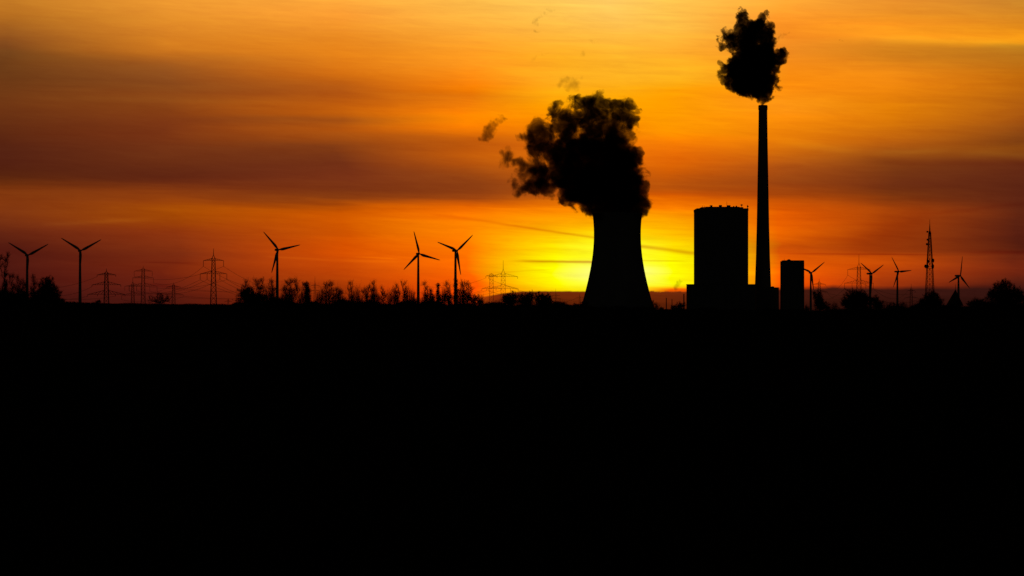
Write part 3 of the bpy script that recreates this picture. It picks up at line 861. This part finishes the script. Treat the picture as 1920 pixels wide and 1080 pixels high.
G1 = 'bare trees and bushes at the left edge'
G2 = 'bare trees of the long row on the skyline'
G3 = 'hedge shrubs below the glowing sun'
G4 = 'bushes at the foot of the power station'
G5 = 'trees and bushes on the right skyline'
PLANTS = [
    ('bare_tree', 'bare', 4, 1750, [(1, 484, 3, 5.5), (9.5, 487, 3, 6), (15.5, 479.5, 2.4, 6), (12.5, 491, 2.5, 5), (7, 498, 6, 5)], 'tallest tree of the left edge, slender and forked with tufted tips', G1),
    ('bare_tree', 'dense', 10.5, 1800, [(10.5, 516, 2.4, 8), (11, 532, 3, 10), (10, 550, 3.5, 12)], 'narrow dark poplar at the left edge under the fork of the tallest tree', G1),
    ('bare_tree', 'bare', 22, 1820, [(18, 520, 2.2, 5.5), (24, 518, 2.5, 6.5), (20.5, 531, 4, 7), (26, 545, 3, 14)], 'slim bare tree with two upright tips right of the narrow poplar', G1),
    ('bare_tree', 'bare', 35, 1850, [(33, 522, 3.5, 5), (37, 530, 4, 7), (34, 543, 6, 11), (36, 556, 7, 8)], 'bare spreading tree just left of the first turbine tower', G1),
    ('bare_tree', 'bare', 46, 1850, [(45, 538, 5, 10), (44, 532, 3, 5), (47, 552, 6, 8)], 'low bare tree touching the left side of the first turbine tower', G1),
    ('bare_tree', 'bare', 62, 1900, [(62, 520, 3.5, 7), (65, 532, 5.5, 9), (60, 545, 6, 10), (66, 555, 6, 8)], 'bare tree with a pointed top touching the right side of the first turbine tower', G1),
    ('bare_tree', 'dense', 88, 1900, [(86, 537, 14, 14), (92, 526, 6, 8), (98, 546, 13, 13), (80, 550, 13, 13), (104, 556, 9, 9)], 'big round dark tree between the first and second turbines', G1),
    ('shrub', 'bush', 26, 1700, [(16, 560, 15, 9), (38, 557, 14, 10), (28, 564, 24, 8)], 'dense black thicket under the slim trees of the left edge', G1),
    ('shrub', 'bush', 72, 1700, [(62, 559, 17, 10), (84, 559, 17, 10)], 'dense black thicket under the big round dark tree', G1),
    ('shrub', 'bush', 108, 1750, [(106, 564, 9, 6)], 'low dark shrub at the right end of the left edge thickets', G1),
    ('shrub', 'bush', 183, 1900, [(178, 569, 6, 3), (185, 567, 5, 4.5)], 'small low shrub at the left foot of the dark three armed pylon', G1),
    ('shrub', 'bare', 300, 1900, [(285, 562, 7, 7), (296, 557, 5, 7), (303, 556, 3.5, 7), (312, 560, 8, 7), (303, 566, 16, 5)], 'twiggy leafless bush in front of the small pylon', G1),
    ('shrub', 'bush', 470, 1850, [(470, 558, 25, 17), (462, 551, 15, 12), (489, 562, 15, 12)], 'dense dark mound of bush at the left end of the bare tree row', G2),
    ('bare_tree', 'bare', 461, 1950, [(461, 529, 4, 6), (459, 540, 5, 7), (464, 544, 5, 8)], 'thin bare tree poking out of the left side of the dense dark mound', G2),
    ('bare_tree', 'bare', 486, 1950, [(481, 530, 4.5, 7), (490, 528, 7, 6), (484, 541, 7, 7), (492, 543, 5, 8)], 'bare twin topped tree poking out of the right side of the dense dark mound', G2),
    ('bare_tree', 'bare', 510, 1950, [(508.5, 529, 4, 7), (507, 540, 4, 6), (513, 545, 5, 9), (510, 556, 6, 8)], 'bare tree touching the left side of the third turbine tower', G2),
    ('bare_tree', 'bare', 547, 1950, [(541, 530, 6, 8), (552, 528, 7, 7), (535, 544, 6, 7), (557, 542, 5, 9), (547, 548, 8, 9), (545, 560, 12, 7)], 'wide open crowned bare tree just right of the third turbine', G2),
    ('bare_tree', 'dense', 576, 1950, [(573, 534, 6, 6), (577, 543, 4.5, 10), (576, 557, 5.5, 12)], 'ivy covered upright tree left of the thin pylon in the tree row', G2),
    ('bare_tree', 'bare', 618, 1950, [(612, 537, 7, 8), (621, 533, 5, 6), (630, 544, 9, 7), (638, 550, 6, 6), (614, 552, 9, 9), (628, 558, 11, 8)], 'broad bare tree with a crown sloping down to the right, right of the thin pylon', G2),
    ('bare_tree', 'bare', 658, 1980, [(658, 533.5, 5, 5.5), (657, 545, 4, 8), (659, 557, 6, 9)], 'narrow upright bare tree right of the broad sloping one', G2),
    ('bare_tree', 'bare', 688, 1980, [(684, 546, 6, 8), (692, 540, 4.5, 7), (688, 557, 9, 8)], 'low bare tree beside a taller slender one, middle of the tree row', G2),
    ('bare_tree', 'bare', 701, 1950, [(701, 532, 4.8, 5.5), (700, 543, 4, 7), (701, 556, 5, 11)], 'slender bare tree with a tufted top in the middle of the tree row', G2),
    ('bare_tree', 'bare', 719, 2000, [(717.5, 546, 3.5, 8), (722, 555, 5.5, 7), (715, 559, 5, 6)], 'shortest bare tree with a single thin tip left of the fourth turbine', G2),
    ('bare_tree', 'bare', 745, 1980, [(743, 539, 5, 6), (740, 548, 5, 6), (747, 552, 4, 9), (744, 561, 6, 6)], 'bare tree leaning beside a darker taller one left of the fourth turbine', G2),
    ('bare_tree', 'bare', 758, 1950, [(756.5, 534, 4.8, 6.5), (761, 544, 5, 7), (758, 556, 6, 9)], 'taller of the two bare trees left of the fourth turbine', G2),
    ('shrub', 'bare', 774, 1950, [(774, 565, 11, 5), (782, 562, 6, 5)], 'low twiggy shrub at the foot of the fourth turbine', G2),
    ('bare_tree', 'bare', 798, 1950, [(795, 533, 3.6, 5), (799, 542, 2.6, 7), (800, 557, 4.5, 9)], 'slim bare tree right of the fourth turbine tower', G2),
    ('bare_tree', 'bare', 809, 1980, [(808, 547, 3.2, 5.5), (811, 558, 5, 7)], 'short bare tree between two slim taller ones right of the fourth turbine', G2),
    ('bare_tree', 'dense', 821.5, 1950, [(821, 535, 3.2, 5.5), (821.5, 546, 2.6, 8), (822, 560, 4, 9)], 'slim ivy covered tree midway between the fourth and fifth turbines', G2),
    ('bare_tree', 'bare', 841, 1950, [(837, 533, 6, 6), (841, 545, 4, 8), (845, 558, 5, 8), (833, 556, 5, 6)], 'bare tree with a tufted crown left of the fifth turbine tower', G2),
    ('bare_tree', 'dense', 855, 1950, [(854.5, 531, 3.5, 8), (855, 548, 3.4, 13), (855, 562, 5, 8)], 'ivy covered tree standing right in front of the fifth turbine tower', G2),
    ('bare_tree', 'bare', 868, 1950, [(867, 532, 5, 8), (876, 537, 7, 8), (883, 543, 4, 6), (867, 548, 6, 10), (878, 553, 8, 8)], 'wide crowned bare tree just right of the fifth turbine', G2),
    ('shrub', 'bush', 888, 1900, [(880, 558, 7, 7), (890, 559, 8, 7), (900, 567, 6, 5)], 'dark ragged bush at the right end of the bare tree row', G2),
    ('shrub', 'bush', 957, 2150, [(948, 559, 8, 8), (960, 557, 11, 10), (955, 566, 14, 9)], 'rounded hedge shrub right behind the taller pylon of the pair', G3),
    ('shrub', 'bush', 988, 2150, [(978, 558, 10, 8), (991, 557, 11, 10), (985, 566, 16, 9)], 'middle one of three rounded hedge shrubs below the sun', G3),
    ('shrub', 'bush', 1019, 2150, [(1013, 557, 12, 10), (1026, 561, 11, 10), (1018, 567, 19, 9)], 'right one of three rounded hedge shrubs below the sun, largest', G3),
    ('shrub', 'bush', 1053, 2150, [(1053, 573, 7, 5)], 'small low shrub alone in the gap left of the cooling tower', G3),
    ('shrub', 'bush', 1090, 2150, [(1080, 573, 11, 5), (1096, 569, 7, 7)], 'low shrub against the left foot of the cooling tower', G4),
    ('shrub', 'bare', 1227, 2200, [(1224, 568, 5, 6), (1232, 573, 5, 5), (1228, 577, 9, 5)], 'scraggy shrub against the right foot of the cooling tower', G4),
    ('shrub', 'bush', 1241, 2200, [(1240, 580, 6, 4)], 'lowest shrub in the gap beside the cooling tower, left of the posts', G4),
    ('shrub', 'bush', 1270, 2200, [(1264, 576, 6, 4.5), (1277, 572, 9, 5.5), (1272, 579, 12, 4)], 'low shrub against the left wall of the low power plant building', G4),
    ('shrub', 'bush', 1513, 2200, [(1513, 578, 5, 5)], 'little shrub in the gap right of the narrow flat topped block', G4),
    ('shrub', 'bush', 1537, 2200, [(1535, 560, 8, 13), (1527, 553, 3.5, 7), (1538, 570, 12, 10), (1548, 575, 10, 7)], 'dark conical tree like shrub below the small pylon', G5),
    ('bare_tree', 'dense', 1606, 2150, [(1604, 557, 19, 14), (1590, 566, 14, 12), (1620, 561, 13, 13), (1606, 570, 24, 10)], 'wide round crowned bare tree below the tall faint pylon', G5),
    ('shrub', 'dense', 1643, 2150, [(1641, 565, 10, 10), (1650, 572, 8, 8)], 'ragged bush at the foot of the second small turbine', G5),
    ('shrub', 'bush', 1682, 2150, [(1682, 576, 18, 10)], 'round dark bush at the foot of the small turbine with the level blade', G5),
    ('shrub', 'bush', 1722, 2150, [(1716, 581, 9, 5), (1728, 578, 9, 7)], 'low sloping dark bush left of the radio mast', G5),
    ('bare_tree', 'dense', 1746, 2150, [(1746, 558, 12, 13), (1734, 568, 12, 11), (1757, 565, 10, 12), (1746, 572, 18, 9)], 'dark bushy tree in front of the foot of the radio mast', G5),
    ('shrub', 'bush', 1770, 2150, [(1772, 577, 9, 6)], 'low dark shrub between the radio mast and the pointed roof', G5),
    ('shrub', 'bush', 1832, 2150, [(1826, 570, 13, 8), (1840, 568, 12, 9)], 'low dark bush between the pointed roof and the big tree at the right edge', G5),
    ('bare_tree', 'dense', 1884, 2150, [(1882, 538, 16, 15), (1866, 551, 15, 14), (1900, 548, 16, 14), (1886, 560, 28, 14), (1912, 558, 12, 14)], 'big round dark tree at the right edge, largest on the right skyline', G5),
]
for i, (name, kind, bx, Y, lobes, lab, grp) in enumerate(PLANTS):
    plant(name, 'tree' if name == 'bare_tree' else 'shrub', lab, bx, Y, lobes, kind, 100 + i, grp)

# rough low growth that nobody could count, along the rise of the field
rng = np.random.default_rng(7)
HX_ = np.array([0, 118, 122, 160, 276, 322, 432, 440, 505, 530, 640, 760, 870, 905, 935, 1045, 1090, 1225, 1290, 1500, 1570, 1600, 1720, 1800, 1920])
HH_ = np.array([22, 8, 2, 2, 2, 2, 2, 12, 20, 12, 13, 12, 12, 9, 9, 11, 7, 5, 6, 5, 5, 12, 12, 12, 15])
N = 42000
ux = rng.uniform(-60, 1980, 4 * N)
ux = ux[rng.random(len(ux)) < np.interp(ux, HX_, HH_ + 4) / 28][:N]
N = len(ux)
uy = rng.uniform(1950, 2420, N)
wx = (ux - HX) / FPX * uy
hh = np.interp(ux, HX_, HH_) * (.35 + .65 * np.clip(np.sin(ux * .11) * .5 + np.sin(ux * .047 + 2) * .5 + .4, 0, 1)) / FPX * uy
z0 = ground_z(wx, uy) - .05
p0 = np.stack([wx, uy, z0], 1)
hgt = hh * rng.uniform(.3, 1.0, N) + .25
dirs = np.stack([rng.normal(size=N) * .3, rng.normal(size=N) * .3, np.ones(N)], 1)
p1 = p0 + dirs * hgt[:, None]
V, F = tube_edges(p0, p1, np.full(N, .08), np.full(N, .03), 3)
Vs, Fs, off = [V], [F], len(V)
# taller, thinner saplings and brush standing among the trees
N2 = 7500
HT = np.array([34, 16, 0, 0, 0, 0, 0, 18, 40, 38, 36, 36, 38, 22, 14, 20, 8, 6, 10, 8, 0, 0, 20, 18, 16, 26])
HTX = np.array([0, 110, 122, 160, 276, 322, 436, 445, 505, 530, 640, 760, 870, 905, 930, 950, 1045, 1090, 1225, 1290, 1300, 1500, 1570, 1600, 1720, 1920])
sx_ = rng.uniform(-60, 1980, 6 * N2)
sx_ = sx_[rng.random(len(sx_)) < np.interp(sx_, HTX, HT) / 40][:N2]
sy_ = rng.uniform(1950, 2300, len(sx_))
bx_ = (sx_ - HX) / FPX * sy_
b0 = np.stack([bx_, sy_, ground_z(bx_, sy_) - .05], 1)
hs = np.interp(sx_, HTX, HT) * rng.uniform(.35, 1.0, len(sx_)) ** 1.3 * (.6 + .4 * np.sin(sx_ * .19)) / FPX * sy_ + .3
b1 = b0 + np.stack([rng.normal(size=len(sx_)) * .12, rng.normal(size=len(sx_)) * .12, np.ones(len(sx_))], 1) * hs[:, None]
V, F = tube_edges(b0, b1, np.full(len(sx_), .055), np.full(len(sx_), .02), 3)
Vs.append(V); Fs.append(F + off); off += len(V)
for q in range(9):
    f = rng.uniform(.25, 1, len(sx_))[:, None]
    a_ = b0 * (1 - f) + b1 * f
    d_ = np.stack([rng.normal(size=len(sx_)) * .3, rng.normal(size=len(sx_)) * .3, np.abs(rng.normal(size=len(sx_))) * .5 + .2], 1)
    V, F = tube_edges(a_, a_ + d_ * (hs * .38)[:, None], np.full(len(sx_), .03), np.full(len(sx_), .015), 3)
    Vs.append(V); Fs.append(F + off); off += len(V)
for q in range(4):
    f = rng.uniform(.2, 1, N)[:, None]
    a_ = p0 * (1 - f) + p1 * f
    d_ = np.stack([rng.normal(size=N) * .7, rng.normal(size=N) * .7, np.abs(rng.normal(size=N)) * .8], 1)
    V, F = tube_edges(a_, a_ + d_ * (hgt * .4)[:, None], np.full(N, .05), np.full(N, .02), 3)
    Vs.append(V); Fs.append(F + off); off += len(V)
o = mesh_np('undergrowth', np.concatenate(Vs), np.concatenate(Fs), M_twig, None)
tag(o, 'low tangled dark undergrowth along the skyline of the field', 'undergrowth', kind='stuff')

# ------------------------------------------------------------------ steam and smoke
def plume(name, label, cat, Y, puffs, depth, amp, gain, dens, nscale, seed, voxel, left_soft=None, group=None, warp=((.03, 30.0), (.1, 16.0)), halo=.020, pad=2.5):
    """puffs: (x, y, radius) as seen; each gets a depth of its own. One closed mesh filled with a volume whose density
    follows the same puffs, eaten away by noise at the edges."""
    rng = np.random.default_rng(seed)
    s = Y / FPX
    cx = float(np.mean([p[0] for p in puffs])); cy = float(np.mean([p[1] for p in puffs]))
    ctr = pix(cx, cy, Y)
    P = []
    for (px, py, r) in puffs:
        dy_ = float(rng.uniform(-1, 1)) * depth
        P.append((Vector(((px - cx) * s, dy_, -(py - cy) * s)), r * s))
    rmean = float(np.mean([r for p, r in P]))
    import bmesh
    bmh = bmesh.new()
    for p, r in P:
        res = bmesh.ops.create_icosphere(bmh, subdivisions=3, radius=r + math.sqrt(r * rmean) * (.10 + .16 * amp) + pad)
        for v in res['verts']:
            v.co += p
    me = bpy.data.meshes.new('hull_tmp'); bmh.to_mesh(me); bmh.free()
    tmp = bpy.data.objects.new('hull_tmp', me); col.objects.link(tmp)
    rm = tmp.modifiers.new('r', 'REMESH'); rm.mode = 'VOXEL'; rm.voxel_size = voxel
    dg = bpy.context.evaluated_depsgraph_get()
    me2 = bpy.data.meshes.new_from_object(tmp.evaluated_get(dg))
    bpy.data.objects.remove(tmp); bpy.data.meshes.remove(me)
    me2.name = name
    o = bpy.data.objects.new(name, me2); col.objects.link(o)
    o.location = ctr
    tag(o, label, cat, group)
    m = bpy.data.materials.new(name + '_volume')
    m.use_nodes = True
    nt = m.node_tree; nt.nodes.clear()
    T = NT(nt)
    tcx = T.node('ShaderNodeTexCoord')
    pos0 = tcx.outputs['Object']
    pos = pos0
    for sc_, am_ in warp:
        nn = T.node('ShaderNodeTexNoise', noise_dimensions='3D')
        nt.links.new(pos0, nn.inputs['Vector'])
        nn.inputs['Scale'].default_value = sc_; nn.inputs['Detail'].default_value = 2.0
        a1 = T.node('ShaderNodeVectorMath', operation='SUBTRACT'); nt.links.new(nn.outputs['Color'], a1.inputs[0]); a1.inputs[1].default_value = (.5, .5, .5)
        a2 = T.node('ShaderNodeVectorMath', operation='MULTIPLY_ADD'); nt.links.new(a1.outputs[0], a2.inputs[0]); a2.inputs[1].default_value = (am_, am_, am_); nt.links.new(pos, a2.inputs[2])
        pos = a2.outputs[0]
    F = None
    for p, r in P:
        dn = T.node('ShaderNodeVectorMath', operation='DISTANCE')
        nt.links.new(pos, dn.inputs[0]); dn.inputs[1].default_value = p
        R0 = math.sqrt(r * rmean)
        f = T.m('MULTIPLY_ADD', dn.outputs['Value'], -1.0 / R0, r / R0)
        F = f if F is None else T.m('SMOOTH_MAX', F, f, .25)
    n1 = T.noise(pos0, nscale, 8.0, .70, .7)
    field = T.m('MULTIPLY_ADD', T.m('SUBTRACT', n1, .5), amp * 2.0, F)
    if left_soft:
        sx = T.node('ShaderNodeSeparateXYZ'); nt.links.new(pos, sx.inputs[0])
        gs = T.step(sx.outputs[0], (left_soft[0] - cx) * s, (left_soft[1] - cx) * s, left_soft[2], 1.0)
        dsy = T.m('MULTIPLY', T.m('MULTIPLY', field, gain), gs)
        dens_n = T.m('MULTIPLY', T.m('MINIMUM', T.m('MAXIMUM', dsy, 0.0), 1.0), dens)
    else:
        dens_n = T.m('MULTIPLY', T.m('MINIMUM', T.m('MAXIMUM', T.m('MULTIPLY', field, gain), 0.0), 1.0), dens)
    thin = T.m('MULTIPLY', T.m('MINIMUM', T.m('MAXIMUM', T.m('MULTIPLY', T.m('ADD', field, .22), 1.6), 0.0), 1.0), halo)
    dens_n = T.m('MAXIMUM', dens_n, thin)
    dens_n = T.m('MULTIPLY', dens_n, T.step(F, -.08 - .15 * amp, -.04 * amp))
    pv = T.node('ShaderNodeVolumeAbsorption')
    pv.inputs['Color'].default_value = (.02, .01, .06, 1)
    nt.links.new(dens_n, pv.inputs['Density'])
    out = T.node('ShaderNodeOutputMaterial')
    nt.links.new(pv.outputs[0], out.inputs['Volume'])
    m.cycles.volume_step_rate = 0.2
    me2.materials.clear(); me2.materials.append(m)
    return o


TOWER = [
    (1094, 371, 33), (1108, 384, 24), (1196, 384, 24), (1172, 232, 18), (1181, 250, 14), (1160, 212, 14),
    (1156, 384, 42.0), (1168, 374, 37.0), (1170, 388, 26.0), (1130, 388, 24.0), (1116, 390, 17.0), (1090, 381, 15.5), (1062, 366, 14), (1035, 353, 17.0), (1012, 354, 19.7), (1050, 325, 26.3), (1140, 372, 34.0), (1110, 366, 29.0), (1080, 356, 27.2), (1050, 342, 22), (1165, 335, 43.0), (1125, 328, 42.0), (1085, 322, 34.3), (1182, 345, 26.0), (1186, 380, 22.0), (1168, 292, 30.0), (1189, 287, 13.0), (1130, 285, 42.0), (1090, 285, 34.1), (1112, 245, 26.0), (1140, 243, 26.0), (1163, 258, 23.0), (1172, 270, 20.0), (1122, 215, 23.1), (1102, 198, 18.9), (1126, 190, 17.6), (1146, 196, 16.5), (1080, 196, 13.8), (1166, 216, 20.9), (1183, 198, 14.3), (1184, 229, 13.2), (1150, 220, 16.5), (1190, 213, 8.8), (1072, 238, 23.3), (1050, 213, 16.7), (1036, 207, 13.4), (1060, 262, 25.9), (1090, 230, 15.5), (1040, 238, 14.5), (1075, 212, 13.9), (1100, 222, 17.9), (1162, 200, 13.2), (1045, 296, 19.9), (1000, 285, 13.9), (968, 342, 10.4), (1010, 241, 20.9), (992, 252, 17.4), (1013, 266, 21.9), (1032, 281, 19.1), (1010, 226, 11.3), (1030, 240, 11.3), (955, 295, 15.1), (948, 304, 10.4), (968, 308, 8.1), (984, 314, 16.2), (1008, 316, 23.2), (1034, 316, 22.4), (1002, 336, 18.6), (1022, 347, 19.4), (975, 358, 11.6), (990, 352, 12.8), (1062, 302, 25.8), (977, 330, 10.4), (1120, 396, 16), (1192, 392, 16), (1160, 398, 30), (985, 352, 15), (1012, 328, 20), (1040, 285, 20), (1068, 270, 22), (1030, 258, 14), (1100, 210, 14), (1165, 195, 12), (1060, 215, 14),
]
plume('steam_plume', 'great dark billow of steam pouring from the cooling tower mouth', 'steam', YP, TOWER, 14, 1.6, 5.0, .19, .044, 3, 3.2, left_soft=(940, 1090, .34))

STACK = [
    (1430, 187, 6.7), (1434, 181, 10.1), (1423, 178, 12.3), (1441, 176, 10.1), (1410, 171, 13.4), (1433, 165, 19.0), (1398, 163, 15.7), (1390, 170, 6.7), (1385, 152, 19.0), (1413, 150, 31.4), (1436, 147, 22.4), (1370, 148, 14.6), (1361, 130, 11.2), (1357, 120, 7.8), (1390, 128, 29.1), (1451, 153, 11.2), (1459, 162, 6.7), (1420, 115, 35.8), (1404, 98, 24.6), (1436, 98, 20.2), (1446, 84, 9.0), (1452, 115, 13.4), (1466, 97, 10.1), (1475, 101, 5.6), (1462, 108, 11.2), (1455, 128, 11.2), (1378, 122, 15.7), (1353, 82, 9.0), (1350, 74, 6.7), (1362, 66, 10.1), (1372, 73, 14.6), (1369, 90, 9.0), (1380, 60, 10.1), (1404, 68, 22.4), (1394, 46, 12.3), (1389, 30, 10.1), (1391, 20, 5.6), (1414, 55, 17.9), (1430, 66, 19.0), (1429, 36, 12.3), (1438, 31, 7.8), (1442, 46, 9.0), (1424, 46, 13.4), (1436, 84, 17.9), (1388, 84, 15.7), (1400, 40, 7.8), (1352, 132, 9), (1356, 143, 8), (1396, 172, 11), (1376, 160, 11), (1470, 94, 8),
]
plume('smoke_plume', 'dark billowing smoke cloud hanging over the top of the tall chimney', 'smoke', YP + 60, STACK, 8, 1.5, 9.0, .36, .085, 5, 1.8, warp=((.05, 22.0), (.16, 9.0)), pad=1.6, halo=.02, left_soft=(1340, 1385, .5))

GW = 'faint torn wisps of steam drifting off the plumes'
plume('steam_wisp', 'grey brown torn wisp of steam left of the great tower plume', 'steam', YP, [(935, 226, 9), (926, 234, 11), (919, 243, 12), (914, 255, 11), (903, 259, 9), (943, 219, 7)], 3, 1.0, 2.0, .12, .075, 11, 1.6, group=GW, warp=((.06, 22.0), (.2, 7.0)), pad=1.5, halo=.0)
plume('steam_wisp', 'reddish wisp of steam high in the sky, highest above the tower plume', 'steam', YP, [(1008, 40, 6), (1013, 34, 4), (1020, 24, 5), (1030, 18, 6), (1039, 17, 4), (1007, 57, 6), (1004, 41, 5)], 3, .7, 1.4, .06, .09, 12, 1.3, group=GW, warp=((.06, 22.0), (.2, 7.0)), pad=1.5, halo=.0)
plume('steam_wisp', 'faint wisp of steam midway between the tower plume and the chimney smoke', 'steam', YP, [(1107, 80, 6), (1116, 78, 5), (1097, 100, 7), (1122, 84, 4)], 3, .7, 1.2, .034, .09, 13, 1.3, group=GW, warp=((.06, 22.0), (.2, 7.0)), pad=1.5, halo=.0)
plume('steam_wisp', 'reddish wisp of steam just above the top of the great tower plume', 'steam', YP, [(1062, 152, 9), (1075, 150, 9), (1090, 146, 7), (1068, 162, 8), (1052, 156, 8), (1078, 158, 11)], 4, .7, 1.4, .05, .08, 14, 1.5, group=GW, warp=((.06, 22.0), (.2, 7.0)), pad=1.5, halo=.0)
plume('steam_wisp', 'faintest wisp of steam below the highest reddish one', 'steam', YP, [(1018, 102, 6), (1023, 99, 4), (1002, 112, 6), (1006, 122, 4)], 3, .7, 1.2, .026, .09, 15, 1.3, group=GW, warp=((.06, 22.0), (.2, 7.0)), pad=1.5, halo=.0)
plume('steam_wisp', 'thin wisp of smoke right of the top of the chimney smoke cloud', 'smoke', YP + 60, [(1463, 70, 5), (1470, 65, 5), (1477, 62, 4), (1455, 75, 4)], 2, .7, 1.6, .1, .1, 16, 1.1, group=GW, warp=((.06, 22.0), (.2, 7.0)), pad=1.5, halo=.0)
plume('steam_wisp', 'tiny curl of smoke on the horizon in front of the yellow glow', 'smoke', 8000, [(1269, 539, 5), (1271, 532, 6), (1275, 527, 5)], 3, .6, 2.0, .05, .05, 17, 2.2, group=GW, warp=((.06, 22.0), (.2, 7.0)), pad=1.5, halo=.0)

# ------------------------------------------------------------------ two birds
def bird(px, py, flap, label):
    m = MB()
    m.lathe([(.005, -.20), (.05, -.12), (.075, 0), (.05, .12), (.03, .17), (.004, .22)], 10)
    body = [(v[2], v[1], v[0]) for v in m.v]
    m.v = body
    for sy in (-1, 1):
        v = []
        for t, cw in ((0.02, .13), (.25, .15), (.5, .10), (.72, .02)):
            z = math.sin(flap) * t * (1.0 if t < .3 else .75) + .03
            for e, zz in ((-.5, 0), (.5, 0), (.5, .014), (-.5, .014)):
                v.append((e * cw - .10 * t, sy * t, z + zz))
        f = []
        for j in range(3):
            for q in range(4):
                f.append((4 * j + q, 4 * j + (q + 1) % 4, 4 * j + 4 + (q + 1) % 4, 4 * j + 4 + q))
        f += [(0, 1, 2, 3), (12, 13, 14, 15)]
        m.add(v, f)
    o = m.build('bird', M_bird)
    o.location = pix(px, py, 1300.0)
    o.rotation_euler = (0, 0, math.radians(70))
    return tag(o, label, 'bird', 'pair of tiny birds in the upper right sky')


bird(1574, 75.2, .5, 'tiny dark bird, left and higher one of the pair flying right of the chimney smoke')
bird(1579.4, 76.5, -.2, 'tiny dark bird, right and lower one of the pair flying right of the chimney smoke')
